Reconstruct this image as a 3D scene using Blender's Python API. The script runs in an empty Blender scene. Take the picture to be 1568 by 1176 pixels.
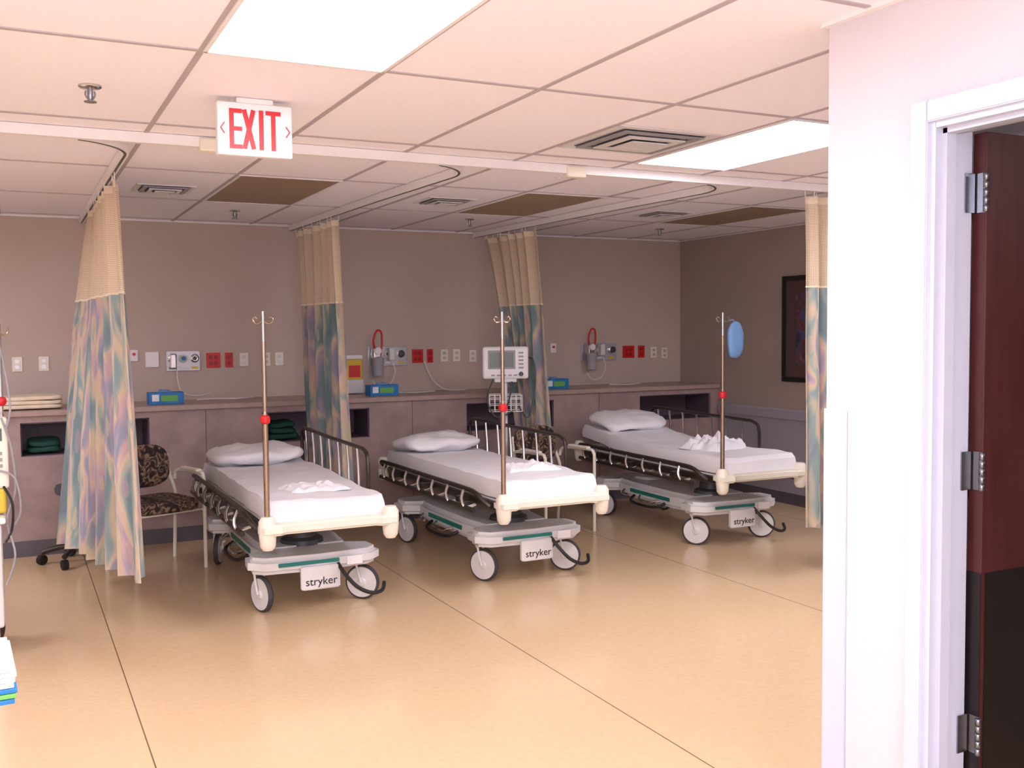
import bpy, bmesh, math, random
from mathutils import Vector, Matrix, noise
random.seed(7)
scene=bpy.context.scene
col=scene.collection
try:
    scene.view_settings.view_transform='Standard'
    scene.view_settings.look='None'
except Exception: pass

# ---------------------------------------------------------------- materials
def lin(c):
    return tuple(((x/255)/12.92 if x/255<=.04045 else ((x/255+.055)/1.055)**2.4) for x in c)+(1,)
def base(name):
    m=bpy.data.materials.new(name); m.use_nodes=True
    nt=m.node_tree; b=nt.nodes['Principled BSDF']; return m,nt,b
def mat(name,c,rough=.5,metal=0,var=.06,scale=12,bump=0,bscale=60,spec=None):
    m,nt,b=base(name); c=lin(c)
    tc=nt.nodes.new('ShaderNodeTexCoord'); n=nt.nodes.new('ShaderNodeTexNoise')
    n.inputs['Scale'].default_value=scale; n.inputs['Detail'].default_value=4
    nt.links.new(tc.outputs['Object'],n.inputs['Vector'])
    r=nt.nodes.new('ShaderNodeValToRGB')
    r.color_ramp.elements[0].position=.3; r.color_ramp.elements[1].position=.7
    r.color_ramp.elements[0].color=tuple(x*(1-var) for x in c[:3])+(1,)
    r.color_ramp.elements[1].color=tuple(min(1,x*(1+var)) for x in c[:3])+(1,)
    nt.links.new(n.outputs['Fac'],r.inputs['Fac']); nt.links.new(r.outputs['Color'],b.inputs['Base Color'])
    b.inputs['Roughness'].default_value=rough; b.inputs['Metallic'].default_value=metal
    if spec is not None: b.inputs['Specular IOR Level'].default_value=spec
    if bump:
        n2=nt.nodes.new('ShaderNodeTexNoise'); n2.inputs['Scale'].default_value=bscale
        nt.links.new(tc.outputs['Object'],n2.inputs['Vector'])
        bp=nt.nodes.new('ShaderNodeBump'); bp.inputs['Strength'].default_value=bump; bp.inputs['Distance'].default_value=.01
        nt.links.new(n2.outputs['Fac'],bp.inputs['Height']); nt.links.new(bp.outputs['Normal'],b.inputs['Normal'])
    return m
def ramp(nt,stops):
    r=nt.nodes.new('ShaderNodeValToRGB'); e=r.color_ramp.elements
    e[0].position=stops[0][0]; e[0].color=lin(stops[0][1])
    e[1].position=stops[-1][0]; e[1].color=lin(stops[-1][1])
    for p,c in stops[1:-1]:
        x=e.new(p); x.color=lin(c)
    return r
def emis(name,c,s):
    m,nt,b=base(name); b.inputs['Emission Color'].default_value=lin(c); b.inputs['Emission Strength'].default_value=s
    b.inputs['Base Color'].default_value=(.9,.9,.9,1); return m
def M(nt,op,a,b=None):
    n=nt.nodes.new('ShaderNodeMath'); n.operation=op
    for i,v in enumerate((a,b)):
        if v is None: continue
        if isinstance(v,(int,float)): n.inputs[i].default_value=v
        else: nt.links.new(v,n.inputs[i])
    return n.outputs[0]

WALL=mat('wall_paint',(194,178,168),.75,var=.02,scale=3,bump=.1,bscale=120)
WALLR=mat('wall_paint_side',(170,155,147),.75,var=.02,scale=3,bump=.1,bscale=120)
NEARW=mat('wall_paint_near',(214,208,216),.7,var=.015,scale=3,bump=.15,bscale=90)
WAINS=mat('wainscot_vinyl',(164,160,172),.5,var=.02)
TILE=mat('ceiling_tile',(246,243,252),.9,var=.015,scale=40,bump=.15,bscale=150)
TBAR=mat('ceiling_grid_metal',(182,172,178),.6,var=.02)
WHITE=mat('white_plastic',(238,236,238),.4,var=.02)
CREAM=mat('cream_plastic',(234,229,214),.4,var=.03)
GREYP=mat('grey_plastic',(222,221,222),.35,var=.03)
MIDGREY=mat('mid_grey_plastic',(150,150,154),.4,var=.03)  # mid grey for bezels, buttons, pump lines and a vent ring
TEAL=mat('teal_stripe',(24,120,112),.4)
DARK=mat('dark_tube',(46,38,34),.35,var=.1)
BLACK=mat('black_rubber',(24,24,26),.5)
TYRE=mat('caster_tyre_rubber',(66,64,68),.6)
CHROME=mat('chrome',(205,204,204),.18,1)
POLEB=mat('brown_reflection_steel',(176,156,138),.25,.95)  # steel with its brownish reflection put into the base colour
RED=mat('red_plastic',(205,28,34),.4)
SHEET=mat('white_sheet',(236,234,238),.9,var=.02,scale=6,bump=.4,bscale=14)
PILLOW=mat('pillow_case',(238,236,240),.9,var=.02,scale=6,bump=.4,bscale=16)
FRAMEW=mat('door_frame_paint',(202,206,224),.35,var=.01)
GUARD=mat('corner_guard_vinyl',(198,206,224),.4,var=.01)
BASEB=mat('vinyl_base',(92,86,92),.5)
BLUE=mat('blue_box',(28,120,190),.5,var=.2,scale=30)
GREEN=mat('green_cloth',(20,70,62),.8)
GREENL=mat('green_label',(110,180,90),.6)
BROWN=mat('unlit_lens',(148,126,104),.5,var=.04,scale=60)
STEEL=mat('hinge_steel',(150,152,160),.3,1)
KICK=mat('kick_plate',(48,42,42),.35,.6)
YELLOW=mat('yellow_plastic',(220,190,60),.5)
BLUEBAG=mat('blue_bag',(110,150,200),.5)
BLANKET=mat('cream_blanket',(235,220,196),.9,bump=.3,bscale=30)
SCREEN=mat('monitor_screen',(86,98,88),.25)
DGREY=mat('dark_grey_plastic',(70,72,76),.4)
TROF=emis('troffer_lens',(248,244,255),20.0)
VENTD=mat('vent_blue_grey_metal',(120,126,136),.5,.3)  # blue-grey metal plate behind the vent rings

def floor_mat():
    m,nt,b=base('vinyl_floor'); tc=nt.nodes.new('ShaderNodeTexCoord')
    n=nt.nodes.new('ShaderNodeTexNoise'); n.inputs['Scale'].default_value=45; n.inputs['Detail'].default_value=6
    nt.links.new(tc.outputs['Object'],n.inputs['Vector'])
    r=ramp(nt,[(.3,(209,180,142)),(.7,(216,187,149))]); nt.links.new(n.outputs['Fac'],r.inputs['Fac'])
    s=nt.nodes.new('ShaderNodeSeparateXYZ'); nt.links.new(tc.outputs['Object'],s.inputs[0])
    x=M(nt,'ADD',s.outputs[0],1.55+17.5-.42); x=M(nt,'PINGPONG',x,.875)   # sheet seams every 1.75 m
    f=M(nt,'LESS_THAN',x,.0026)
    mx=nt.nodes.new('ShaderNodeMix'); mx.data_type='RGBA'
    nt.links.new(f,mx.inputs[0]); nt.links.new(r.outputs['Color'],mx.inputs[6]); mx.inputs[7].default_value=lin((112,88,62))
    nt.links.new(mx.outputs[2],b.inputs['Base Color'])
    b.inputs['Roughness'].default_value=.2; b.inputs['Specular IOR Level'].default_value=.55
    n2=nt.nodes.new('ShaderNodeTexNoise'); n2.inputs['Scale'].default_value=2.5; nt.links.new(tc.outputs['Object'],n2.inputs['Vector'])
    bp=nt.nodes.new('ShaderNodeBump'); bp.inputs['Strength'].default_value=.1; bp.inputs['Distance'].default_value=.02
    nt.links.new(n2.outputs['Fac'],bp.inputs['Height']); nt.links.new(bp.outputs['Normal'],b.inputs['Normal'])
    return m
FLOOR=floor_mat()
def mauve():
    m,nt,b=base('mauve_laminate'); tc=nt.nodes.new('ShaderNodeTexCoord')
    n=nt.nodes.new('ShaderNodeTexNoise'); n.inputs['Scale'].default_value=5; n.inputs['Detail'].default_value=8; n.inputs['Roughness'].default_value=.65
    nt.links.new(tc.outputs['Object'],n.inputs['Vector'])
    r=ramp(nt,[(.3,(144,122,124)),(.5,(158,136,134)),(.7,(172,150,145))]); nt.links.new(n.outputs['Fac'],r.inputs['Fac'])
    nt.links.new(r.outputs['Color'],b.inputs['Base Color']); b.inputs['Roughness'].default_value=.45
    return m
MAUVE=mauve()
MAUVET=mat('mauve_counter_top',(168,146,138),.35,var=.08,scale=20)
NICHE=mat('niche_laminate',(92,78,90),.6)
def wood():
    m,nt,b=base('mahogany'); tc=nt.nodes.new('ShaderNodeTexCoord'); mp=nt.nodes.new('ShaderNodeMapping')
    mp.inputs['Scale'].default_value=(14,14,1.2); nt.links.new(tc.outputs['Object'],mp.inputs[0])
    n=nt.nodes.new('ShaderNodeTexNoise'); n.inputs['Scale'].default_value=3; n.inputs['Detail'].default_value=6
    nt.links.new(mp.outputs[0],n.inputs['Vector'])
    r=ramp(nt,[(.3,(62,26,26)),(.7,(80,36,36))]); nt.links.new(n.outputs['Fac'],r.inputs['Fac'])
    nt.links.new(r.outputs['Color'],b.inputs['Base Color']); b.inputs['Roughness'].default_value=.4
    return m
WOOD=wood()
def fabric_curtain():
    m,nt,b=base('patterned_curtain'); tc=nt.nodes.new('ShaderNodeTexCoord'); mp=nt.nodes.new('ShaderNodeMapping')
    mp.inputs['Scale'].default_value=(4.2,1.7,1); nt.links.new(tc.outputs['UV'],mp.inputs[0])
    n=nt.nodes.new('ShaderNodeTexNoise'); n.inputs['Scale'].default_value=1.3; n.inputs['Detail'].default_value=2; n.inputs['Distortion'].default_value=.8
    nt.links.new(mp.outputs[0],n.inputs['Vector'])
    r=ramp(nt,[(.32,(116,138,144)),(.42,(142,160,158)),(.47,(184,176,156)),(.52,(204,182,154)),(.57,(188,162,166)),(.62,(150,150,170)),(.7,(124,146,150))])
    nt.links.new(n.outputs['Fac'],r.inputs['Fac'])
    v=nt.nodes.new('ShaderNodeTexVoronoi'); v.inputs['Scale'].default_value=2.6; nt.links.new(mp.outputs[0],v.inputs['Vector'])
    f=M(nt,'LESS_THAN',v.outputs['Distance'],.33); f=M(nt,'MULTIPLY',f,.5)
    r2=ramp(nt,[(.2,(206,188,148)),(.5,(184,152,164)),(.8,(112,140,152))])
    sp=nt.nodes.new('ShaderNodeSeparateColor'); nt.links.new(v.outputs['Color'],sp.inputs[0]); nt.links.new(sp.outputs[0],r2.inputs['Fac'])
    mx=nt.nodes.new('ShaderNodeMix'); mx.data_type='RGBA'; nt.links.new(f,mx.inputs[0])
    nt.links.new(r.outputs['Color'],mx.inputs[6]); nt.links.new(r2.outputs['Color'],mx.inputs[7])
    nt.links.new(mx.outputs[2],b.inputs['Base Color']); b.inputs['Roughness'].default_value=.85
    return m
FABRIC=fabric_curtain()
def mesh_curtain():
    m,nt,b=base('curtain_netting'); tc=nt.nodes.new('ShaderNodeTexCoord')
    s=nt.nodes.new('ShaderNodeSeparateXYZ'); nt.links.new(tc.outputs['UV'],s.inputs[0])
    a=M(nt,'SINE',M(nt,'MULTIPLY',s.outputs[0],math.pi/.010)); c=M(nt,'SINE',M(nt,'MULTIPLY',s.outputs[1],math.pi/.010))
    p=M(nt,'GREATER_THAN',M(nt,'ABSOLUTE',M(nt,'MULTIPLY',a,c)),.5)
    b.inputs['Base Color'].default_value=lin((222,202,176)); b.inputs['Roughness'].default_value=.9
    t=nt.nodes.new('ShaderNodeBsdfTransparent'); mx=nt.nodes.new('ShaderNodeMixShader')
    nt.links.new(M(nt,'MULTIPLY',p,.5),mx.inputs[0]); nt.links.new(b.outputs[0],mx.inputs[1]); nt.links.new(t.outputs[0],mx.inputs[2])
    nt.links.new(mx.outputs[0],nt.nodes['Material Output'].inputs[0]); return m
NET=mesh_curtain()
def chairfab():
    m,nt,b=base('leaf_pattern_upholstery'); tc=nt.nodes.new('ShaderNodeTexCoord')
    n=nt.nodes.new('ShaderNodeTexNoise'); n.inputs['Scale'].default_value=16; n.inputs['Detail'].default_value=1; n.inputs['Distortion'].default_value=1.5
    nt.links.new(tc.outputs['Object'],n.inputs['Vector'])
    r=ramp(nt,[(.42,(34,26,26)),(.5,(90,66,52)),(.55,(150,124,96)),(.62,(60,50,46))])
    nt.links.new(n.outputs['Fac'],r.inputs['Fac']); nt.links.new(r.outputs['Color'],b.inputs['Base Color']); b.inputs['Roughness'].default_value=.85
    return m
CHAIRF=chairfab()
def art():
    m,nt,b=base('abstract_print'); tc=nt.nodes.new('ShaderNodeTexCoord')
    n=nt.nodes.new('ShaderNodeTexNoise'); n.inputs['Scale'].default_value=5; n.inputs['Detail'].default_value=3; n.inputs['Distortion'].default_value=1
    nt.links.new(tc.outputs['Object'],n.inputs['Vector'])
    r=ramp(nt,[(.3,(40,38,54)),(.45,(66,78,120)),(.52,(110,60,60)),(.58,(60,50,64)),(.7,(130,90,90))])
    nt.links.new(n.outputs['Fac'],r.inputs['Fac']); nt.links.new(r.outputs['Color'],b.inputs['Base Color']); b.inputs['Roughness'].default_value=.3
    return m
ART=art()
DRED=mat('dark_red_socket',(150,20,24),.4)
BRUSH=mat('brushed_plate',(190,190,196),.35,.5)
CLEARP=mat('clear_grey_plastic',(170,170,176),.2)

# ---------------------------------------------------------------- mesh helpers
def empty(name,loc=(0,0,0),rz=0):
    e=bpy.data.objects.new(name,None); col.objects.link(e); e.location=loc; e.rotation_euler=(0,0,rz); e.empty_display_size=.1
    return e
def link(name,bm,mt,parent=None,smooth=False,loc=None,rot=None):
    bm.normal_update()
    for ed in bm.edges:
        if len(ed.link_faces)==2 and ed.calc_face_angle(0)>.75: ed.smooth=False
    me=bpy.data.meshes.new(name); bm.to_mesh(me); bm.free()
    if mt: me.materials.append(mt)
    if smooth:
        for p in me.polygons: p.use_smooth=True
    o=bpy.data.objects.new(name,me); col.objects.link(o)
    if parent: o.parent=parent
    if loc: o.location=loc
    if rot: o.rotation_euler=rot
    return o
def bm_box(bm,c,s,R=None):
    r=bmesh.ops.create_cube(bm,size=1); vs=r['verts']
    for v in vs:
        p=Vector((v.co.x*s[0],v.co.y*s[1],v.co.z*s[2]))
        if R: p=R@p
        v.co=p+Vector(c)
    return vs
def box(parent,name,c,s,mt,bev=0,rot=None,seg=2):
    bm=bmesh.new(); bmesh.ops.create_cube(bm,size=1)
    for v in bm.verts: v.co=Vector((v.co.x*s[0],v.co.y*s[1],v.co.z*s[2]))
    if bev: bmesh.ops.bevel(bm,geom=bm.edges[:],offset=min(bev,min(s)*.49),segments=seg,profile=.5,affect='EDGES')
    return link(name,bm,mt,parent,smooth=False,loc=c,rot=rot)
def boxes(parent,name,lst,mt,bev=0):
    bm=bmesh.new()
    for c,s in lst: bm_box(bm,c,s)
    if bev: bmesh.ops.bevel(bm,geom=bm.edges[:],offset=bev,segments=2,affect='EDGES')
    return link(name,bm,mt,parent)
def smoothpath(pts,n=6):
    P=[Vector(p) for p in pts]
    if len(P)<3: return P
    out=[]
    for i in range(len(P)-1):
        p0=P[max(i-1,0)];p1=P[i];p2=P[i+1];p3=P[min(i+2,len(P)-1)]
        for k in range(n):
            t=k/n
            out.append(.5*((2*p1)+(p2-p0)*t+(2*p0-5*p1+4*p2-p3)*t*t+(3*p1-p0-3*p2+p3)*t**3))
    out.append(P[-1]); return out
def bm_tube(bm,pts,r,seg=10,smooth=True,n=6):
    P=smoothpath(pts,n) if smooth else [Vector(p) for p in pts]
    t0=(P[1]-P[0]).normalized(); up=Vector((0,0,1)) if abs(t0.z)<.9 else Vector((1,0,0))
    nrm=t0.cross(up).normalized(); rings=[]
    for i,p in enumerate(P):
        a=P[max(i-1,0)]; b=P[min(i+1,len(P)-1)]; t=(b-a).normalized()
        nrm=(nrm-t*nrm.dot(t)).normalized(); bi=t.cross(nrm)
        rings.append([bm.verts.new(p+(nrm*math.cos(2*math.pi*k/seg)+bi*math.sin(2*math.pi*k/seg))*r) for k in range(seg)])
    for a,b in zip(rings,rings[1:]):
        for k in range(seg):
            f=bm.faces.new((a[k],a[(k+1)%seg],b[(k+1)%seg],b[k])); f.smooth=True
    bm.faces.new(rings[0][::-1]); bm.faces.new(rings[-1])
def tube(parent,name,pts,r,mt,seg=10,smooth=True):
    bm=bmesh.new(); bm_tube(bm,pts,r,seg,smooth); return link(name,bm,mt,parent)
def tubes(parent,name,lst,r,mt,seg=8,smooth=True):
    bm=bmesh.new()
    for pts in lst: bm_tube(bm,pts,r,seg,smooth)
    return link(name,bm,mt,parent)
def lathe(parent,name,prof,mt,loc=(0,0,0),seg=24,rot=None):
    bm=bmesh.new(); rings=[]
    for r,z in prof:
        rings.append([bm.verts.new((max(r,1e-4)*math.cos(2*math.pi*k/seg),max(r,1e-4)*math.sin(2*math.pi*k/seg),z)) for k in range(seg)])
    for a,b in zip(rings,rings[1:]):
        for k in range(seg):
            f=bm.faces.new((a[k],a[(k+1)%seg],b[(k+1)%seg],b[k])); f.smooth=True
    bm.faces.new(rings[0][::-1]); bm.faces.new(rings[-1])
    bmesh.ops.recalc_face_normals(bm,faces=bm.faces[:])
    return link(name,bm,mt,parent,loc=loc,rot=rot)
def prism(parent,name,outline,z0,z1,mt,bev=.01,loc=None,rot=None):
    bm=bmesh.new(); vs=[bm.verts.new((x,y,z0)) for x,y in outline]; f=bm.faces.new(vs)
    r=bmesh.ops.extrude_face_region(bm,geom=[f])
    for v in r['geom']:
        if isinstance(v,bmesh.types.BMVert): v.co.z=z1
    bmesh.ops.recalc_face_normals(bm,faces=bm.faces[:])
    if bev: bmesh.ops.bevel(bm,geom=[e for e in bm.edges if abs(e.verts[0].co.z-e.verts[1].co.z)<1e-6],offset=bev,segments=3,affect='EDGES')
    return link(name,bm,mt,parent,loc=loc,rot=rot,smooth=True)
def soft(parent,name,c,s,mt,pw=4,nz=.01,ns=5,rot=None,seed=0,nu=40,nv=20,flat=False):
    bm=bmesh.new(); rings=[]
    def sp(x,e): return math.copysign(abs(x)**e,x)
    for j in range(nv+1):
        ph=-math.pi/2+math.pi*j/nv; ring=[]
        for i in range(nu):
            th=2*math.pi*i/nu
            ex_=2/(pw if flat else 2.2)
            x=sp(math.cos(ph),ex_)*sp(math.cos(th),2/pw); y=sp(math.cos(ph),ex_)*sp(math.sin(th),2/pw); z=sp(math.sin(ph),.9 if not flat else 2/pw)
            p=Vector((x*s[0]/2,y*s[1]/2,z*s[2]/2))
            d=noise.noise(p*ns+Vector((seed,0,0)))*nz+noise.noise(p*ns*2.7+Vector((0,seed,0)))*nz*.5
            p.z+=d; p.x+=d*.5; ring.append(bm.verts.new(p))
        rings.append(ring)
    for a,b in zip(rings,rings[1:]):
        for k in range(nu):
            f=bm.faces.new((a[k],a[(k+1)%nu],b[(k+1)%nu],b[k])); f.smooth=True
    bmesh.ops.remove_doubles(bm,verts=bm.verts[:],dist=1e-5)
    return link(name,bm,mt,parent,loc=c,rot=rot,smooth=True)
def text(parent,name,s,size,loc,rot,mt,sx=1,ext=.001):
    cu=bpy.data.curves.new(name,'FONT'); cu.body=s; cu.size=size; cu.extrude=ext; cu.align_x='CENTER'; cu.align_y='CENTER'
    t=bpy.data.objects.new(name+'_tmp',cu); col.objects.link(t); bpy.context.view_layer.update()
    me=bpy.data.meshes.new_from_object(t.evaluated_get(bpy.context.evaluated_depsgraph_get()))
    bpy.data.objects.remove(t); me.materials.clear(); me.materials.append(mt)
    o=bpy.data.objects.new(name,me); col.objects.link(o); o.parent=parent; o.location=loc; o.rotation_euler=rot; o.scale=(sx,1,1); return o

# ---------------------------------------------------------------- room
H=2.44; XL=-3.0; XR=6.1; YB=8.34; YF=-2.0; XN=2.2; YN=2.27; T=.12
box(None,'floor',((XL+XR)/2,(YB+YF)/2,-.05),(XR-XL+.4,YB-YF+.4,.1),FLOOR)
box(None,'wall_back',((XL+XR)/2,YB+.06,H/2),(XR-XL+.24,.12,H),WALL)
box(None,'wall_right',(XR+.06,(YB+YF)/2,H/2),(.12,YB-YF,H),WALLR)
box(None,'wall_left',(XL-.06,(YB+YF)/2,H/2),(.12,YB-YF,H),WALL)
box(None,'wall_front',((XL+XR)/2,YF-.06,H/2),(XR-XL+.24,.12,H),NEARW)
DY0,DY1,DZ=.95,1.89,2.08
boxes(None,'wall_near',[((XN+T/2,(DY1+YN)/2,H/2),(T,YN-DY1,H)),((XN+T/2,(YF+DY0)/2,H/2),(T,DY0-YF,H)),((XN+T/2,(DY0+DY1)/2,(DZ+H)/2),(T,DY1-DY0,H-DZ))],NEARW)
box(None,'wall_partition',((XN+T+XR)/2,YN-T/2,H/2),(XR-XN-T,T,H),NEARW)
box(None,'ceiling',((XL+XR)/2,(YB+YF)/2,H+.05),(XR-XL+.4,YB-YF+.4,.1),TILE)
GX,GY=.574,3.318
lst=[]
x=GX-.61*6
while x<XR:
    if x>XL: lst.append(((x,(YB+YF)/2,H-.002),(.020,YB-YF,.004)))
    x+=.61
y=GY-1.22*5
while y<YB:
    if y>YF: lst.append((((XL+XR)/2,y,H-.0022),(XR-XL,.020,.004)))
    y+=1.22
boxes(None,'trim_ceiling_grid',lst,TBAR)
boxes(None,'trim_ceiling_angle',[(((XL+XR)/2,YB-.011,H-.006),(XR-XL,.022,.012)),((XR-.011,(YN+YB)/2,H-.006),(.022,YB-YN,.012)),
  ((XN-.011,(YF+YN)/2,H-.006),(.022,YN-YF+.022,.012)),(((XN+XR)/2,YN+.011,H-.006),(XR-XN,.022,.012))],WHITE)
def troffer(i,j,mt,name):
    e=empty(name,(GX+.61*i+.305,GY+1.22*j+.61,H))
    box(e,'lens',(0,0,-.004),(.575,1.185,.006),mt)
    boxes(e,'frame',[((-.295,0,-.005),(.014,1.2,.01)),((.295,0,-.005),(.014,1.2,.01)),((0,-.6,-.005),(.6,.014,.01)),((0,.6,-.005),(.6,.014,.01))],WHITE)
for i,j in [(0,-1),(4,0),(8,0),(-4,0),(-4,2),(0,-4),(-4,-3)]: troffer(i,j,TROF,'ceiling_light_and_added_fill')  # panels after the leading pair are unseen, added to brighten the room
for i in (1,4,7,-2): troffer(i,2,BROWN,'unlit_ceiling_light_panel')

box(None,'baseboard_right',(XR-.006,(YN+7.7)/2,.05),(.012,7.7-YN,.10),BASEB)
box(None,'trim_wainscot_right',(XR-.004,(YN+7.7)/2,.44),(.008,7.7-YN,.68),WAINS)
box(None,'trim_bumper_rail_right',(XR-.014,(YN+7.7)/2,.79),(.028,7.7-YN,.09),WAINS,.01)
boxes(None,'trim_corner_guard',[((XN-.003,YN-.04,.70),(.006,.092,1.20)),((XN+.04,YN+.003,.70),(.086,.006,1.20))],GUARD,.002)
boxes(None,'baseboard_near',[((XN-.005,(DY1+.06+YN)/2,.05),(.01,YN-DY1-.06,.1)),((XN-.005,(YF+DY0-.06)/2,.05),(.01,DY0-.06-YF,.1))],BASEB)
fr=empty('door_frame',(0,0,0))
boxes(fr,'casing',[((XN-.012,DY1+.028,DZ/2+.03),(.026,.056,DZ+.056)),((XN-.012,DY0-.028,DZ/2+.03),(.026,.056,DZ+.056)),((XN-.0125,(DY0+DY1)/2,DZ+.028),(.027,DY1-DY0,.056))],FRAMEW,.003)
boxes(fr,'jamb',[((XN+T/2,DY1-.008,DZ/2),(T+.02,.016,DZ)),((XN+T/2,DY0+.008,DZ/2),(T+.02,.016,DZ)),((XN+T/2,(DY0+DY1)/2,DZ-.008),(T+.02,DY1-DY0-.03,.016))],FRAMEW)
boxes(fr,'stop',[((XN+.035,DY1-.022,DZ/2),(.035,.014,DZ-.03)),((XN+.035,(DY0+DY1)/2,DZ-.022),(.035,DY1-DY0-.03,.014))],FRAMEW)
dr=empty('door_1',(XN+T+.02,DY1-.03,0))
box(dr,'slab',(.45,0,1.035),(.89,.044,2.05),WOOD,.002)
box(dr,'kick_plate',(.45,-.0235,.47),(.86,.003,.80),KICK)
box(dr,'kick_plate_edge',(.0035,0,.47),(.003,.046,.80),KICK)
lathe(dr,'handle',[(.03,0),(.03,.01),(.012,.015),(.012,.05),(.028,.055),(.03,.075),(.02,.085)],CHROME,(.83,-.022,.98),rot=(math.pi/2,0,0))
for z in (1.90,1.15,.42):
    boxes(dr,'hinge_leaf_jamb',[((-.022,.0105,z),(.036,.003,.105))],STEEL)
    boxes(dr,'hinge_leaf_door',[((.003,-.006,z),(.004,.036,.105))],STEEL)
    tubes(dr,'hinge_barrel',[[(-.004,-.026,z-.052+k*.021),(-.004,-.026,z-.052+k*.021+.019)] for k in range(5)],.0075,STEEL,smooth=False)

# headwall ledge with niches
LY=7.72; LT=1.02
lg=empty('headwall_ledge',(0,0,0))
ns=[(-1.62,-.78),(.05,.90),(1.72,2.58),(3.44,4.28),(5.19,6.0)]
parts=[]; prev=XL+.001
for a,b in ns:
    parts.append((((prev+a)/2,LY+.01,.5),(a-prev,.02,.98)))
    parts.append((((a+b)/2,LY+.01,.355),(b-a,.02,.69)))
    parts.append((((a+b)/2,LY+.01,.963),(b-a,.02,.055)))
    prev=b
parts.append((((prev+XR-.001)/2,LY+.01,.5),(XR-.001-prev,.02,.98)))
boxes(lg,'front_panel',parts,MAUVE)
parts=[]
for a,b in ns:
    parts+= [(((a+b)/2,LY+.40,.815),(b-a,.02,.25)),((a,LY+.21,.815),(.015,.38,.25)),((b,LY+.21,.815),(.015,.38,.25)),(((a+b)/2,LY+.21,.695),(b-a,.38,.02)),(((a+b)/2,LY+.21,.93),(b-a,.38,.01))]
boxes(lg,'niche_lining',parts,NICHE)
box(lg,'top',((XL+XR)/2,(LY-.03+YB)/2,LT-.02),(XR-XL-.002,YB-LY+.03-.002,.04),MAUVET,.006)
box(lg,'toe_base',((XL+XR)/2,LY-.005,.055),(XR-XL-.002,.012,.11),BASEB)
boxes(lg,'panel_seams',[((x,LY-.001,.56),(.004,.003,.9)) for x in (1.30,2.95,4.75)],NICHE)

# ---------------------------------------------------------------- curtain tracks & curtains
TZ=2.415
tr=empty('curtain_track',(0,0,0))
def rect_path(name,pts,w,hh,mt):
    bm=bmesh.new(); rings=[]
    P=[Vector(p) for p in pts]
    for i,p in enumerate(P):
        t=(P[min(i+1,len(P)-1)]-P[max(i-1,0)]).normalized(); s=Vector((-t.y,t.x,0))
        rings.append([bm.verts.new(p+s*a*w/2+Vector((0,0,b*hh/2))) for a,b in ((-1,-1),(1,-1),(1,1),(-1,1))])
    for a,b in zip(rings,rings[1:]):
        for k in range(4): bm.faces.new((a[k],a[(k+1)%4],b[(k+1)%4],b[k]))
    bm.faces.new(rings[0][::-1]); bm.faces.new(rings[-1]); bmesh.ops.recalc_face_normals(bm,faces=bm.faces[:])
    return link(name,bm,mt,tr)
MY=4.76
rect_path('main_rail',[(XL,MY,TZ),(XR-.001,MY,TZ)],.034,.046,WHITE)
for xb,xf in ((-1.25,-1.25),(.52,.52),(2.22,2.12),(3.92,3.80)):
    R=.36; pts=[(xb-R-.02,MY,TZ)]+[(xb-R+R*math.sin(a),MY+R-R*math.cos(a),TZ) for a in [k*math.pi/2/12 for k in range(1,13)]]+[(xb+(xf-xb)*.5,6.3,TZ),(xf,YB-.03,TZ)]
    rect_path('branch_rail',pts,.034,.045,WHITE)
    pts2=[(p[0],p[1],TZ-.0235) for p in pts[3:]]
    rect_path('branch_slot',pts2,.012,.002,DGREY)
for x in (2.78,.86): box(tr,'splice_block',(x,MY,TZ-.012),(.12,.06,.062),CREAM,.01)

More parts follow.
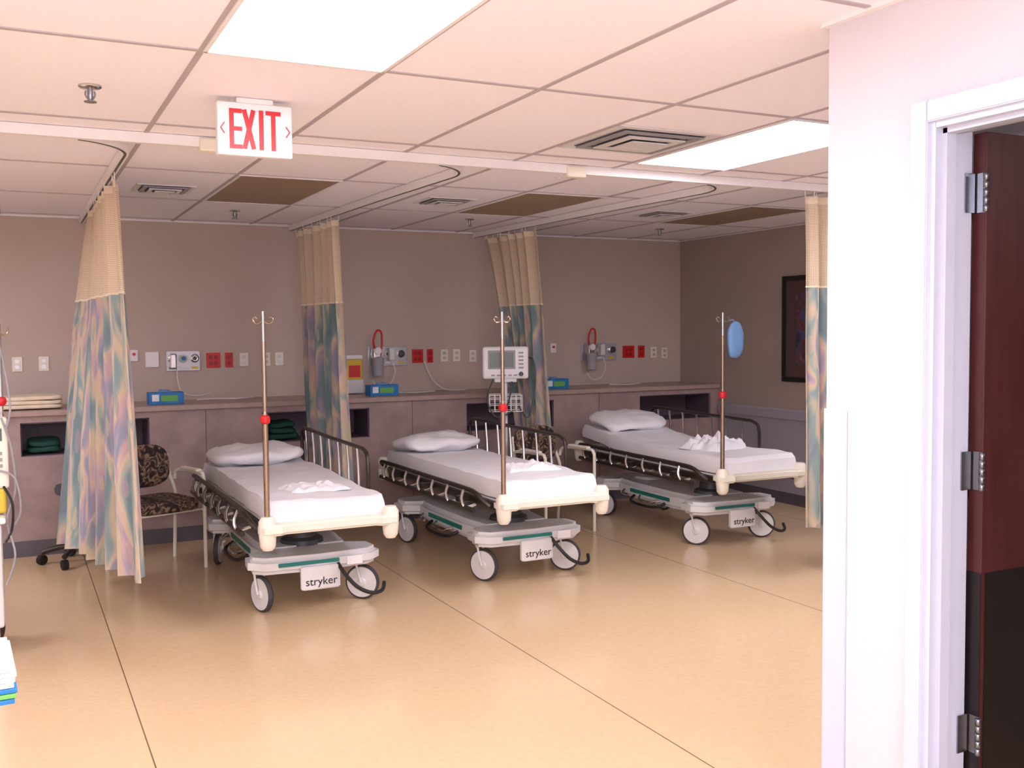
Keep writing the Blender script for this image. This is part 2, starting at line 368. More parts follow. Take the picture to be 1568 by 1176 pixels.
def curtain(name,top,bot,ztop,zmid,zbot,folds,amp,seed):
    rnd=random.Random(seed)
    e=empty(name,(0,0,0)); NU=folds*14
    def path(P,u):
        n=len(P)-1; k=min(int(u*n),n-1); t=u*n-k
        a=Vector(P[k]);b=Vector(P[k+1]); return a+(b-a)*t
    am=[rnd.uniform(.55,1.25) for _ in range(60)]
    L=(Vector(top[0])-Vector(top[-1])).length*2.3
    def pt(u,z):
        v=(ztop-z)/(ztop-zbot); v=max(0,min(1,v))
        a=path(top,u);b=path(bot,u); p=a.lerp(b,v**.8)
        d=(path(bot,min(u+.02,1))-path(bot,max(u-.02,0))); d=d.normalized(); nn=Vector((-d.y,d.x))
        w=u*folds+.18*math.sin(u*9+seed)+.10*math.sin(v*2.2+u*5)
        k=int(u*folds)%60; kk=(k+1)%60; fr_=u*folds-int(u*folds)
        A=amp*(am[k]*(1-fr_)+am[kk]*fr_)*(.55+.45*v)
        env=min(1,.35+3*min(u,1-u)*2)
        s=math.sin(2*math.pi*w); s=math.copysign(abs(s)**.75,s)
        q=p+nn*(A*s*env+.012*noise.noise(Vector((u*7,z*1.3,seed))))+d*(.25*A*math.sin(4*math.pi*w+1))
        return Vector((q.x,q.y,z))
    def sheet(nm,za,zb,nv,mt):
        bm=bmesh.new(); uv=bm.loops.layers.uv.new('UVMap'); g=[]
        for j in range(nv+1):
            z=za+(zb-za)*j/nv
            g.append([bm.verts.new(pt(i/NU,z)) for i in range(NU+1)])
        for j in range(nv):
            for i in range(NU):
                f=bm.faces.new((g[j][i],g[j+1][i],g[j+1][i+1],g[j][i+1])); f.smooth=True
                for l,(a,b) in zip(f.loops,((i,j),(i,j+1),(i+1,j+1),(i+1,j))):
                    l[uv].uv=(a/NU*L,za+(zb-za)*b/nv)
        return link(nm,bm,mt,e)
    sheet('netting',ztop,zmid,10,NET)
    sheet('top_hem',ztop+.004,ztop-.04,1,BLANKET)
    sheet('fabric',zmid,zbot,22,FABRIC)
    bm=bmesh.new(); P=[pt(i/NU,zmid) for i in range(0,NU+1,2)]; bm_tube(bm,P,.006,6,False); link('seam_band',bm,BLANKET,e)
    bmh=bmesh.new()
    n=folds*2
    for i in range(n+1):
        p=pt(i/n,ztop); bm_tube(bmh,[p,Vector((p.x,p.y,TZ-.026))],.003,6,False)
    link('carrier_hooks',bmh,WHITE,e)
    return e
curtain('privacy_curtain',[(.52,5.62),(.52,6.6),(.52,7.5)],[(.57,5.25),(.40,5.95),(.23,6.62)],2.35,1.76,.30,8,.06,3)
curtain('privacy_curtain',[(2.145,7.08),(2.135,7.5),(2.12,8.12)],[(2.12,6.80),(2.07,7.12),(2.02,7.42)],2.355,1.76,.32,6,.065,5)
curtain('privacy_curtain',[(3.835,7.18),(3.82,7.6),(3.80,8.12)],[(3.90,7.08),(3.85,7.24),(3.80,7.42)],2.355,1.76,.32,6,.06,8)
curtain('privacy_curtain',[(4.42,4.76),(4.8,4.76),(5.3,4.76)],[(4.40,4.70),(4.75,4.72),(5.2,4.72)],2.355,1.80,.30,6,.05,12)

# ---------------------------------------------------------------- exit sign
ex=empty('exit_sign',(.87,3.93,2.32))
box(ex,'housing',(0,0,0),(.285,.045,.20),WHITE,.006)
box(ex,'canopy',(0,0,.109),(.14,.05,.02),WHITE,.004)
L=[]
def stroke(cx,cz,w,h_,ang=0): L.append((cx,cz,w,h_,ang))
hh=.150; sw=.017
x0=-.098; stroke(x0+.008,0,sw,hh)
for z in (-hh/2+.008,0,hh/2-.008): stroke(x0+.024,z,.046,.016)
xc=-.025; a=math.atan2(.036,hh); stroke(xc,0,sw,hh*1.01,a); stroke(xc,0,sw,hh*1.01,-a)
stroke(.022,0,sw,hh)
stroke(.068,0,sw,hh); stroke(.068,hh/2-.008,.058,.016)
for s in (-1,1):
    stroke(s*.124,.010,.004,.026,-s*.6); stroke(s*.124,-.010,.004,.026,s*.6)
bm=bmesh.new()
for k,(cx,cz,w,h_,ang) in enumerate(L): bm_box(bm,(cx,-.0235-.0002*k,cz),(w,.003,h_),Matrix.Rotation(ang,3,'Y'))
link('letters',bm,RED,ex)

for x,y in [(.29,3.95),(1.50,7.47),(3.31,7.33),(5.19,7.40)]:
    s=empty('fire_sprinkler',(x,y,H))
    lathe(s,'escutcheon',[(.012,-.012),(.035,-.010),(.04,-.006),(.04,0)],CHROME)
    lathe(s,'body',[(.006,-.055),(.010,-.045),(.010,-.01)],STEEL)
    tubes(s,'frame_arms',[[(-.014,0,-.02),(-.016,0,-.035),(-.004,0,-.055)],[(.014,0,-.02),(.016,0,-.035),(.004,0,-.055)]],.003,STEEL)
    lathe(s,'deflector',[(.022,-.060),(.022,-.057)],STEEL)
def diffuser(x,y,s):
    e=empty('air_vent',(x,y,H))
    for k,(a,z) in enumerate([(s,-.004),(s*.78,-.012),(s*.56,-.020),(s*.34,-.028)]):
        w=s*.07
        boxes(e,'ring',[((-(a-w)/2,0,z),(w,a,.006)),(((a-w)/2,0,z),(w,a,.006)),((0,-(a-w)/2,z),(a-2*w,w,.006)),((0,(a-w)/2,z),(a-2*w,w,.006))],GREYP if k!=1 else MIDGREY)
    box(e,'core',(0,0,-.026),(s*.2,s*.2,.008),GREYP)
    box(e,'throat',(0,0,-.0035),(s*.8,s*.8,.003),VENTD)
diffuser(2.70,4.02,.56)
for x,y in [(.88,6.51),(2.70,6.39),(4.55,6.44)]: diffuser(x,y,.34)

# ---------------------------------------------------------------- stretcher
def caster(parent,x,y,ang,rr=.10):
    c=Vector((x,y,0)); d=Vector((math.cos(ang),math.sin(ang),0)); n=Vector((-d.y,d.x,0))
    prof_t=[(rr-.013,-.015),(rr-.004,-.015),(rr,-.009),(rr,.009),(rr-.004,.015),(rr-.013,.015)]
    rot=(math.pi/2,0,ang)
    lathe(parent,'caster_tyre',prof_t,TYRE,(x,y,rr),rot=rot,seg=32)
    prof_h=[(.0,-.024),(.020,-.023),(.024,-.017),(.030,-.0155),(rr-.024,-.0165),(rr-.012,-.0165),(rr-.012,.0165),(rr-.024,.0165),(.030,.0155),(.024,.017),(.020,.023),(.0,.024)]
    lathe(parent,'caster_hub',prof_h,GREYP,(x,y,rr),rot=rot,seg=32)
    bm=bmesh.new()
    for s in (-1,1):
        a=c+n*s*.028; bm_tube(bm,[a+Vector((0,0,rr)),a+Vector((0,0,rr+.05))+d*.015,a+Vector((0,0,rr*2+.02))+d*.03],.007,8)
    bm_tube(bm,[c+d*.03-n*.032+Vector((0,0,2*rr+.02)),c+d*.03+n*.032+Vector((0,0,2*rr+.02))],.013,8,False)
    bm_tube(bm,[c+d*.03+Vector((0,0,2*rr+.01)),c+d*.03+Vector((0,0,2*rr+.05))],.016,10,False)
    link('caster_fork',bm,GREYP,parent)
def stretcher(x,y,rz,tilt=0,seed=0,angs=(1.4,2.2,1.2,1.7)):
    e=empty('hospital_stretcher',(x,y,0),rz)
    for (cx,cy),a in zip([(-.29,-.65),(.29,-.65),(-.29,.65),(.29,.65)],angs): caster(e,cx,cy,a)
    def endcap(s):
        return [(-.36,s*.56),(-.375,s*.70),(-.30,s*.775),(0,s*.80),(.30,s*.775),(.375,s*.70),(.36,s*.56),(.20,s*.48),(-.20,s*.48)]
    for s in (-1,1):
        o=endcap(s)
        if s>0: o=o[::-1]
        prism(e,'base_end_cover',o,.225,.318,GREYP,.026)
    prism(e,'base_center_hood',[(-.24,-.56),(.24,-.56),(.27,-.3),(.27,.3),(.24,.56),(-.24,.56),(-.27,.3),(-.27,-.3)],.20,.325,GREYP,.03)
    boxes(e,'side_stripe',[((-.272,0,.265),(.006,.56,.028)),((.272,0,.265),(.006,.56,.028))],TEAL)
    boxes(e,'end_stripe',[((-.06,-.799,.280),(.34,.010,.020))],TEAL,.001)
    prism(e,'front_skirt',[(-.11,-.79),(.11,-.79),(.11,-.81),(.09,-.822),(-.09,-.822),(-.11,-.81)],.13,.26,GREYP,.006)
    text(e,'label',"stryker",.062,(0,-.8235,.175),(math.pi/2,0,0),BLACK)
    box(e,'sticker',(.20,-.792,.268),(.09,.014,.05),WHITE,.002)
    for s in (-.42,.42):
        lathe(e,'lift_column',[(.13,.31),(.12,.345),(.085,.36),(.08,.42),(.055,.43),(.055,.50)],DGREY if s<0 else GREYP,(0,s,0))
    tubes(e,'pedals',[[(.10,-.80,.26),(.13,-.85,.20),(.19,-.88,.13),(.27,-.88,.09),(.34,-.85,.09),(.37,-.80,.12)],[(-.27,.22,.23),(-.33,.18,.20),(-.345,.0,.19),(-.33,-.18,.20),(-.27,-.22,.23)]],.011,BLACK)
    tubes(e,'side_linkage',[[(-.28,.12,.24),(-.33,.05,.225),(-.33,-.1,.225),(-.28,-.15,.24)],[(-.29,.34,.26),(-.33,.30,.24),(-.33,.22,.24)]],.010,CHROME)
    bm=bmesh.new()
    for s in (-1,1): bm_box(bm,(s*.31,-.02,.50),(.035,1.96,.05))
    for yy in (-.9,-.42,.1,.42,.9): bm_box(bm,(0,yy,.50),(.60,.04,.04))
    bmesh.ops.bevel(bm,geom=bm.edges[:],offset=.006,segments=1,affect='EDGES'); link('litter_frame',bm,DARK,e)
    box(e,'litter_deck',(0,0,.532),(.62,1.94,.014),GREYP,.004)
    for s in (-1,1):
        o=[(-.37,s*.96),(-.385,s*1.02),(-.36,s*1.07),(-.27,s*1.075),(-.24,s*1.05),(.24,s*1.05),(.27,s*1.075),(.36,s*1.07),(.385,s*1.02),(.37,s*.96),(.25,s*.975),(-.25,s*.975)]
        if s>0:o=o[::-1]
        prism(e,'foot_bumper' if s<0 else 'head_bumper',o,.497,.555,CREAM,.014)
        for q in (-1,1):
            lathe(e,'corner_post',[(.026,.42),(.040,.44),(.046,.50),(.046,.57),(.030,.595)],CREAM,(q*.335,s*1.02,0),seg=16)
    piv=.15
    bm=bmesh.new(); NX,NYY=16,60;W=.31;Y0,Y1=-.99,.99
    rings=[]
    for j in range(NYY+1):
        yy=Y0+(Y1-Y0)*j/NYY; ring=[]
        prof=[(( -1+2*k/NX)*W,.655) for k in range(NX+1)]
        side=[(-W-.006,.63),(-W-.010,.59),(-W-.004,.548)]
        pts=[(W+.004,.548),(W+.010,.59),(W+.006,.63)]
        allp=side[::-1]+prof+pts[::-1]
        edge=max(0,min(1,min(yy-Y0,Y1-yy)/.03))
        for (px,pz) in allp:
            lift=max(0,yy-piv)*math.tan(tilt)
            w=noise.noise(Vector((px*4+seed,yy*2.2,pz*4)))*.012+noise.noise(Vector((px*11,yy*7+seed,1)))*.008
            zz=pz+(w if pz>.6 else w*.4)-(1-edge**.5)*.03*(pz>.6)
            ring.append(bm.verts.new((px+w*.5,yy,zz+lift)))
        rings.append(ring)
    for a,b in zip(rings,rings[1:]):
        for k in range(len(a)-1):
            f=bm.faces.new((a[k],a[k+1],b[k+1],b[k])); f.smooth=True
        bm.faces.new((a[-1],a[0],b[0],b[-1]))
    bm.faces.new(rings[0][::-1]); bm.faces.new(rings[-1]); bmesh.ops.recalc_face_normals(bm,faces=bm.faces[:])
    link('mattress_sheet',bm,SHEET,e)
    lift=max(0,.74-piv)*math.tan(tilt)
    soft(e,'pillow',(-.01,.76,.712+lift),(.62,.46,.14),PILLOW,pw=4,nz=.026,ns=6,seed=seed,rot=(tilt*1.6,0,.06))
    if tilt>0:
        prism(e,'backrest',[(-.29,piv),(.29,piv),(.29,.97),(-.29,.97)],.0,.012,DARK,.002,loc=(0,0,.541-piv*math.tan(tilt)),rot=(tilt,0,0))
        tubes(e,'backrest_struts',[[(-.2,.7,.545),(-.2,.9,.545+.7*math.tan(tilt))],[(.2,.7,.545),(.2,.9,.545+.7*math.tan(tilt))]],.012,CHROME,smooth=False)
    X=-.395
    tubes(e,'side_rail_lowered',[[(X+.05,.95,.53),(X,.90,.572),(X,.75,.58),(X,0,.58),(X,-.60,.58),(X,-.76,.57),(X+.02,-.83,.53),(X+.05,-.86,.50)],
        [(X-.02,.86,.47),(X-.02,.2,.47),(X-.02,-.78,.47)]],.015,DARK)
    tubes(e,'rail_posts_lowered',[[(X,yy,.58),(X-.03,yy-.02,.52),(X-.02,yy-.05,.47),(X+.05,yy-.05,.48)] for yy in (-.6,-.36,-.12,.12,.36,.60,.8)],.010,CHROME)
    X=.385
    tubes(e,'side_rail_raised',[[(X,-.50,.56),(X,-.50,.78),(X,-.44,.835),(X,-.30,.845),(X,.3,.85),(X,.85,.86),(X,.97,.84),(X,1.0,.78),(X,.98,.60)],[(X,-.52,.55),(X,.3,.55),(X,1.0,.56)]],.013,DARK)
    tubes(e,'rail_posts_raised',[[(X,yy,.55),(X+.005,yy+.02,.70),(X,yy+.03,.845)] for yy in (-.32,-.12,.08,.28,.48,.68,.86)],.009,CHROME)
    boxes(e,'rail_brackets',[((.35,yy,.525),(.06,.05,.04)) for yy in (-.4,.2,.8)]+[((-.36,yy,.50),(.08,.05,.035)) for yy in (-.5,.1,.7)],DARK)
    px,py=-.335,-1.02
    tube(e,'iv_pole_lower',[(px,py,.56),(px,py,1.13)],.0145,POLEB,14,False)
    tube(e,'iv_pole_upper',[(px,py,1.13),(px,py,1.655)],.0090,CHROME,12,False)
    tube(e,'iv_pole_mid',[(px,py,1.14),(px,py,1.50)],.0115,POLEB,12,False)
    lathe(e,'iv_pole_knob',[(.012,1.075),(.024,1.083),(.027,1.10),(.024,1.116),(.014,1.123)],RED,(px,py,0),seg=18)
    tubes(e,'iv_pole_hooks',[[(px,py,1.61),(px+s*.02,py,1.595),(px+s*.04,py,1.595),(px+s*.052,py,1.612),(px+s*.042,py,1.626),(px+s*.03,py,1.618)] for s in (-1,1)],.004,POLEB)
    return e
def towel(parent,c,s,seed,mt=SHEET,rot=None,nz=.03):
    bm=bmesh.new(); N=26; g=[]
    for j in range(N+1):
        row=[]
        for i in range(N+1):
            u=-1+2*i/N; v=-1+2*j/N
            r=max(abs(u),abs(v)); e_=max(0,1-r**5)
            ed=1+.14*noise.noise(Vector((u*2.3,v*2.3,seed)))
            z=e_*(s[2]*.5+s[2]*.9*abs(noise.noise(Vector((u*1.8,v*1.8,seed+3))))+nz*.6*noise.noise(Vector((u*5,v*5,seed))))
            row.append(bm.verts.new((u*s[0]/2*ed,v*s[1]/2*ed,max(z,0))))
        g.append(row)
    for j in range(N):
        for i in range(N):
            f=bm.faces.new((g[j][i],g[j][i+1],g[j+1][i+1],g[j+1][i])); f.smooth=True
    return link('folded_towel',bm,mt,parent,loc=c,rot=rot)

b1=stretcher(1.50,6.18,.0,0,1,angs=(1.9,2.5,1.2,1.7))
b2=stretcher(2.87,6.22,.01,0,11,angs=(2.1,2.5,1.9,1.7))
b3=stretcher(4.68,6.42,-.035,.10,23,angs=(2.4,2.7,2.1,1.7))
towel(b1,(.02,-.62,.655),(.34,.26,.05),2,rot=(0,0,.15))
towel(b2,(.08,-.55,.655),(.36,.24,.05),6,rot=(0,0,-.1))
towel(b3,(.03,-.42,.655),(.42,.34,.11),9,rot=(0,0,.3),nz=.07)
soft(b3,'hanging_bag',(-.23,-1.02,1.47),(.13,.05,.25),BLUEBAG,pw=3,nz=.012,ns=9,seed=4)
tube(b3,'bag_strap',[(-.285,-1.02,1.60),(-.25,-1.02,1.605),(-.23,-1.02,1.57)],.004,BLUEBAG,6)

# ---------------------------------------------------------------- chairs
def chair(x,y,rz):
    e=empty('guest_armchair',(x,y,0),rz); w=.235
    soft(e,'seat',(0,-.01,.425),(.45,.46,.085),CHAIRF,pw=5,nz=.004,flat=True)
    soft(e,'backrest',(0,.215,.655),(.40,.06,.29),CHAIRF,pw=3.2,nz=.004,rot=(-.14,0,0),flat=True)
    for s in (-1,1):
        tube(e,'arm_leg_frame',[(s*w,-.225,.0),(s*w,-.225,.3),(s*w,-.225,.56),(s*w,-.215,.605),(s*w,-.17,.625),(s*w,.10,.62),(s*w,.18,.60),(s*w,.205,.55)],.0125,CREAM)
        tube(e,'rear_leg',[(s*w,.235,0),(s*w,.215,.25),(s*w,.20,.45),(s*w*.86,.225,.60),(s*w*.84,.245,.72)],.0125,CREAM)
        box(e,'arm_pad',(s*w,-.04,.638),(.045,.24,.022),CREAM,.01)
    tubes(e,'seat_rails',[[(-w,-.19,.385),(w,-.19,.385)],[(-w,.19,.385),(w,.19,.385)],[(-w,-.222,.385),(-w,.2,.385)],[(w,-.222,.385),(w,.2,.385)]],.011,CREAM,smooth=False)
chair(.83,6.93,.30)
chair(3.72,6.74,.15)

st=empty('rolling_stool',(.38,7.36,0))
lathe(st,'seat',[(.12,.47),(.135,.48),(.14,.51),(.13,.535),(.08,.545)],DGREY)
lathe(st,'column',[(.03,.10),(.03,.3),(.02,.3),(.02,.47)],CHROME)
for k in range(5):
    a=k*2*math.pi/5+.5; d=Vector((math.cos(a),math.sin(a),0))
    tube(st,'base_leg',[d*.02+Vector((0,0,.12)),d*.13+Vector((0,0,.11)),d*.23+Vector((0,0,.085))],.018,DARK)
    lathe(st,'base_caster',[(.018,-.02),(.034,-.016),(.034,.016),(.018,.02)],BLACK,tuple(d*.23+Vector((0,0,.034))),rot=(math.pi/2,0,a+.8),seg=16)
# ---------------------------------------------------------------- vital signs monitor
vm=empty('vital_signs_monitor',(3.58,7.26,0),-.42)
box(vm,'head',(0,0,1.29),(.37,.13,.26),WHITE,.018)
box(vm,'screen_bezel',(-.03,-.066,1.315),(.22,.006,.15),MIDGREY,.004)
box(vm,'screen',(-.03,-.070,1.315),(.19,.004,.12),SCREEN)
boxes(vm,'buttons',[((.125,-.067,1.37-.03*k),(.04,.006,.014)) for k in range(5)]+[((-.1+.045*k,-.067,1.19),(.03,.006,.012)) for k in range(5)],MIDGREY,.002)
lathe(vm,'knob',[(.018,0),(.018,.012),(.014,.016)],DGREY,(.125,-.065,1.2),rot=(math.pi/2,0,0))
box(vm,'printer',(0,-.01,1.148),(.18,.10,.03),GREYP,.006)
tube(vm,'stand_pole',[(0,0,.08),(0,0,1.16)],.017,WHITE,12,False)
bw=[]
for z in (.90,.95,1.0,1.03): bw.append([(-.13,-.09,z),(.13,-.09,z),(.13,.09,z),(-.13,.09,z),(-.13,-.09,z)])
for t in range(7):
    xx=-.13+t*.26/6; bw.append([(xx,-.09,1.03),(xx,-.09,.90),(xx,.09,.90),(xx,.09,1.03)])
tubes(vm,'wire_basket',bw,.0035,WHITE,6,False)
for k in range(5):
    a=k*2*math.pi/5; d=Vector((math.cos(a),math.sin(a),0))
    tube(vm,'base_leg',[(0,0,.085),tuple(d*.12+Vector((0,0,.08))),tuple(d*.19+Vector((0,0,.07)))],.016,WHITE)
    lathe(vm,'base_caster',[(.012,-.014),(.028,-.012),(.028,.012),(.012,.014)],BLACK,tuple(d*.185+Vector((0,0,.028))),rot=(math.pi/2,0,a+1),seg=16)
tubes(vm,'cables',[[(.17,0,1.33),(.23,-.02,1.30),(.24,-.03,1.1),(.18,-.06,.85),(.10,-.08,.95)],[(-.1,-.07,1.16),(-.15,-.1,1.0),(-.08,-.12,.86),(.05,-.1,.9)],[(.05,-.07,1.14),(.02,-.12,.98),(-.06,-.11,.84),(.0,-.1,.80)]],.006,DGREY)

# ---------------------------------------------------------------- equipment cart with infusion pump at frame edge
ip=empty('infusion_pump_cart',(-.045,5.50,0))
box(ip,'cart_body',(-.245,0,.40),(.46,.40,.50),GREYP,.012)
boxes(ip,'drawers',[((-.245,-.203,.27+.13*k),(.40,.012,.11)) for k in range(3)],WHITE,.003)
tubes(ip,'drawer_pulls',[[(-.33,-.205,.29+.13*k),(-.33,-.235,.29+.13*k),(-.16,-.235,.29+.13*k),(-.16,-.205,.29+.13*k)] for k in range(3)],.005,CHROME,smooth=False)
box(ip,'cart_top',(-.245,0,.665),(.50,.44,.03),WHITE,.010)
for sx in (-.44,-.05):
    for sy in (-.16,.16):
        lathe(ip,'cart_caster',[(.015,-.016),(.055,-.014),(.055,.014),(.015,.016)],BLACK,(sx,sy,.055),rot=(math.pi/2,0,1.2),seg=18)
        tube(ip,'caster_stem',[(sx,sy,.06),(sx,sy,.16)],.016,CHROME,8,False)
tube(ip,'pole',[(.0,-.02,.67),(.0,-.02,1.60)],.011,CHROME,12,False)
tubes(ip,'hooks',[[(0,-.02,1.56),(s*.02,-.02,1.545),(s*.04,-.02,1.555),(s*.045,-.02,1.58)] for s in (-1,1)],.004,POLEB)
lathe(ip,'knob',[(.012,1.20),(.024,1.21),(.026,1.225),(.022,1.24),(.012,1.245)],RED,(0,-.02,0),seg=16)
box(ip,'pump_body',(-.04,-.09,.98),(.13,.10,.34),CREAM,.012)
box(ip,'pump_display',(-.04,-.142,1.07),(.08,.004,.06),SCREEN)
box(ip,'pump_module',(-.05,-.09,.75),(.12,.10,.12),YELLOW,.012)
boxes(ip,'pump_keys',[((-.07+.03*i,-.142,.98-.03*j),(.018,.004,.016)) for i in range(3) for j in range(3)],MIDGREY)
tubes(ip,'lines',[[(.0,-.14,1.15),(.04,-.16,1.0),(.05,-.15,.8),(.01,-.16,.66),(.04,-.22,.50),(.0,-.22,.36)],[(-.02,-.14,.9),(.05,-.17,.86),(.07,-.16,.7),(.02,-.14,.6)],[(0,-.02,1.5),(.02,-.08,1.4),(.04,-.12,1.2),(.02,-.15,1.1)]],.005,MIDGREY)
tubes(ip,'power_cord',[[(.0,-.14,.82),(.035,-.18,.74),(.03,-.18,.62),(.0,-.2,.56)]],.006,BLACK)

# ---------------------------------------------------------------- headwall equipment
WY=YB
def outlet(x,z,w,h_,mt,name='wall_outlet_plate',slots=True):
    e=empty(name,(x,WY,z))
    box(e,'plate',(0,-.005,0),(w,.01,h_),mt,.003)
    if slots: boxes(e,'sockets',[((0,-.0115,h_*.2),(w*.42,.004,h_*.24)),((0,-.0115,-h_*.2),(w*.42,.004,h_*.24))],BRUSH)
def redpair(x0,x1,z):
    e=empty('red_power_outlet',((x0+x1)/2,WY,z)); W=x1-x0
    box(e,'plate_wide',(-W*.2,-.005,0),(W*.50,.01,.12),RED,.003); box(e,'plate_narrow',(W*.36,-.005,0),(W*.28,.01,.12),RED,.003)
    boxes(e,'sockets',[((-W*.3,-.0115,s*.025),(.028,.004,.03)) for s in (-1,1)]+[((-W*.12,-.0115,s*.025),(.028,.004,.03)) for s in (-1,1)]+[((W*.36,-.0115,s*.025),(.028,.004,.03)) for s in (-1,1)],DRED)
def gaspanel(x0,x1,z0,z1,canister):
    e=empty('medical_gas_panel',((x0+x1)/2,WY,(z0+z1)/2)); W=x1-x0; Hh=z1-z0
    box(e,'backplate',(0,-.006,0),(W,.012,Hh),BRUSH,.003)
    n=3
    for k in range(n):
        cx=-W/2+W*(k+.5)/n
        lathe(e,'gas_outlet_ring',[(.034,0),(.034,.018),(.022,.024),(.022,.012),(.004,.012)],CHROME if k!=1 else GREYP,(cx,-.012,.02),rot=(math.pi/2,0,0),seg=18)
        lathe(e,'gas_outlet_port',[(.016,0),(.016,.02)],BLUE if (k==1 and not canister) else DGREY,(cx,-.02,.02),rot=(math.pi/2,0,0),seg=14)
        box(e,'gas_label',(cx,-.014,-.055),(.05,.004,.018),[GREENL,WHITE,YELLOW][k%3])
    if canister:
        cx=-W/2+.055
        box(e,'suction_regulator',(cx,-.07,.03),(.07,.08,.10),CHROME,.012)
        lathe(e,'regulator_gauge',[(.032,0),(.032,.02),(.028,.024)],WHITE,(cx,-.11,.05),rot=(math.pi/2,0,0),seg=20)
        lathe(e,'suction_canister',[(.035,-.17),(.045,-.165),(.05,-.03),(.053,-.025),(.053,-.01),(.02,0)],CLEARP,(cx+.01,-.09,-.0),seg=20)
        tubes(e,'red_tubing',[[(cx-.02,-.10,.06),(cx-.04,-.12,.14),(cx-.01,-.12,.22),(cx+.03,-.12,.21),(cx+.04,-.11,.12),(cx+.03,-.10,.02)]],.009,RED)
        box(e,'flowmeter',(cx+.14,-.06,.02),(.05,.07,.11),GREYP,.01)
        tubes(e,'tubing',[[(cx+.14,-.08,-.04),(cx+.16,-.10,-.14),(cx+.10,-.12,-.24),(cx-.0,-.12,-.26),(cx-.06,-.12,-.20)]],.005,GREYP)
        lathe(e,'wall_knob',[(.03,0),(.03,.03),(.02,.035)],DGREY,(W/2-.06,-.012,.02),rot=(math.pi/2,0,0),seg=16)
    else:
        box(e,'flowmeter_body',(-W*.32,-.05,.0),(.05,.06,.12),CHROME,.01)
        tubes(e,'tubing',[[(-W*.2,-.03,-.06),(-W*.2,-.05,-.15),(-.02,-.06,-.25),(.1,-.06,-.28),(.2,-.05,-.26)]],.004,GREYP)
gaspanel(1.11,1.37,1.25,1.41,False)
gaspanel(2.78,3.14,1.25,1.42,True)
gaspanel(4.93,5.33,1.25,1.42,True)
redpair(1.41,1.63,1.33); redpair(3.18,3.39,1.33); redpair(5.39,5.66,1.33)
outlet(1.005,1.345,.10,.12,WHITE,slots=False)
for x,z in [(.05,1.33),(.23,1.33),(1.72,1.33),(1.90,1.33),(2.01,1.33),(3.50,1.33),(3.62,1.33),(3.78,1.32),(5.90,1.31),(5.77,1.32)]: outlet(x,z,.07,.11,CREAM)
for x in (.87,2.42,4.62):
    e=empty('nurse_call_unit',(x,WY,1.38)); box(e,'plate',(0,-.006,0),(.06,.012,.09),WHITE,.003); lathe(e,'button',[(.012,0),(.012,.01)],RED,(0,-.012,.01),rot=(math.pi/2,0,0),seg=12)
sc=empty('sharps_container',(2.62,WY-.07,LT+.005))
box(sc,'body',(0,0,.16),(.14,.12,.26),YELLOW,.012)
box(sc,'lid',(0,0,.31),(.15,.13,.04),WHITE,.01)
box(sc,'label',(0,-.062,.19),(.10,.003,.10),RED)
box(sc,'holder',(0,.0,.06),(.16,.135,.12),GREYP,.008)
def glovebox(x,y,rz):
    e=empty('glove_box',(x,y,LT),rz)
    box(e,'carton',(0,0,.045),(.25,.12,.09),BLUE,.003)
    box(e,'label',(.02,-.0605,.045),(.12,.002,.045),GREENL); box(e,'label_white',(-.08,-.0605,.05),(.05,.002,.05),WHITE)
    soft(e,'glove_tuft',(0,0,.095),(.10,.05,.03),BLUEBAG,pw=2.5,nz=.01,ns=30)
glovebox(1.04,7.90,.03); glovebox(2.76,7.92,.05); glovebox(4.40,7.93,.1)
cb=empty('equipment_cable',(0,0,0))
tubes(cb,'cord',[[(3.30,8.32,1.28),(3.36,8.28,1.12),(3.45,8.2,1.034),(3.60,8.1,1.030)],[(1.30,8.1,1.030),(1.45,8.15,1.029),(1.62,8.08,1.030),(1.75,8.18,1.030)],
 [(2.95,8.1,1.030),(3.1,8.0,1.030),(3.3,8.08,1.030)],[(5.1,8.1,1.029),(5.25,8.0,1.029),(5.45,8.1,1.030)]],.006,GREYP)
fb=empty('folded_blanket',(.12,7.95,LT+.001))
for k in range(3): soft(fb,'fold',(0.01*k,0,.021+.03*k),(.42-.02*k,.34,.034),BLANKET,pw=6,nz=.005,seed=k,flat=True)
n1=empty('folded_green_linen',(1.90,7.90,.712))
for k in range(3): soft(n1,'fold',(0,0,.025+.045*k),(.26-.03*k,.26,.05),GREEN,pw=4,nz=.012,seed=k,flat=True)
n1=empty('folded_green_linen',(.20,7.90,.712))
for k in range(2): soft(n1,'fold',(0,0,.025+.045*k),(.22,.24,.05),GREEN,pw=4,nz=.012,seed=k+5,flat=True)

pf=empty('framed_picture',(XR,6.44,1.54))
boxes(pf,'frame',[((-.012,-.36,0),(.024,.04,.92)),((-.012,.36,0),(.024,.04,.92)),((-.012,0,.44),(.024,.68,.04)),((-.012,0,-.44),(.024,.68,.04))],BLACK,.003)
box(pf,'mat_board',(-.005,0,0),(.008,.68,.84),mat('dark_mat',(84,64,64),.7))
box(pf,'print',(-.010,0,.0),(.004,.42,.62),ART)

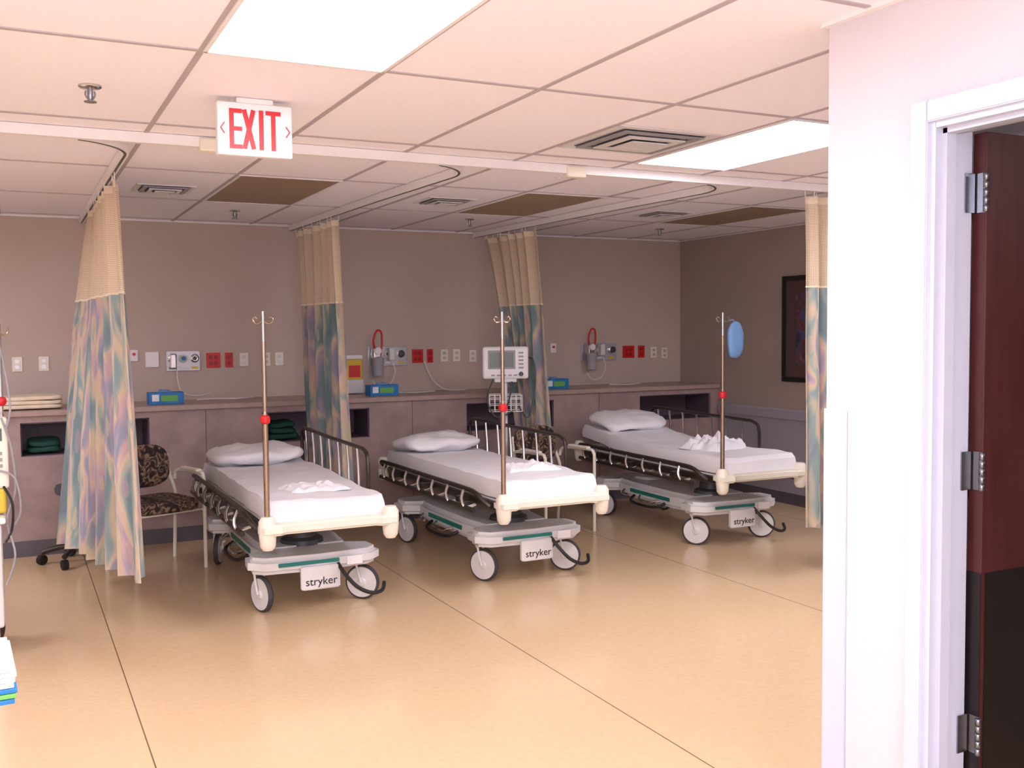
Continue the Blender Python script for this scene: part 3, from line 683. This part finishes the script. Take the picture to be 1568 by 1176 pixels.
ct=empty('supply_cart',(-.46,2.45,0))
box(ct,'top_shelf',(0,0,.76),(.62,.45,.025),GREYP,.008); box(ct,'bottom_shelf',(0,0,.22),(.62,.45,.025),GREYP,.008)
for sx in (-1,1):
    for sy in (-1,1):
        tube(ct,'leg',[(sx*.29,sy*.2,.085),(sx*.29,sy*.2,.78)],.012,CHROME,10,False)
        lathe(ct,'caster',[(.015,-.014),(.045,-.012),(.045,.012),(.015,.014)],BLACK,(sx*.29,sy*.2,.045),rot=(math.pi/2,0,.4),seg=18)
bp=empty('brochure_stack',(-.150,2.45,.7725),.05)
for k,mt_ in enumerate((BLUE,GREENL,BLUE,WHITE,WHITE,WHITE,WHITE)): box(bp,'leaflet',(.003*(k%3),0,.005+.010*k),(.26,.30-.008*k,.009),mt_,.001)

# ---------------------------------------------------------------- lights
def pl(name,loc,power,size,c):
    l=bpy.data.lights.new(name,'POINT'); l.energy=power; l.shadow_soft_size=size; l.color=c
    o=bpy.data.objects.new(name,l); col.objects.link(o); o.location=loc; return o
pl('camera_flash',(.0,-.05,1.72),150,.06,(.95,.93,1))
al=bpy.data.lights.new('side_room_lamp','AREA'); al.energy=14; al.size=.6; al.color=(.8,.9,1)
o=bpy.data.objects.new('side_room_lamp',al); col.objects.link(o); o.location=(4.2,0,H-.02)
w=bpy.data.worlds.new('world'); scene.world=w; w.use_nodes=True
w.node_tree.nodes['Background'].inputs[0].default_value=(.6,.6,.65,1); w.node_tree.nodes['Background'].inputs[1].default_value=.2

# ---------------------------------------------------------------- camera
yaw,pit,rol=.4648,-.0523,-.0092
F=Vector((math.sin(yaw)*math.cos(pit),math.cos(yaw)*math.cos(pit),math.sin(pit)))
R0=Vector((math.cos(yaw),-math.sin(yaw),0)); U0=R0.cross(F)
Rv=R0*math.cos(rol)+U0*math.sin(rol); Uv=-R0*math.sin(rol)+U0*math.cos(rol)
cam=bpy.data.cameras.new('camera'); cam.sensor_width=36; cam.lens=1533.26/1568*36; cam.clip_start=.02
co=bpy.data.objects.new('camera',cam); col.objects.link(co)
co.matrix_world=Matrix(((Rv.x,Uv.x,-F.x,0),(Rv.y,Uv.y,-F.y,0),(Rv.z,Uv.z,-F.z,1.54),(0,0,0,1)))
scene.camera=co
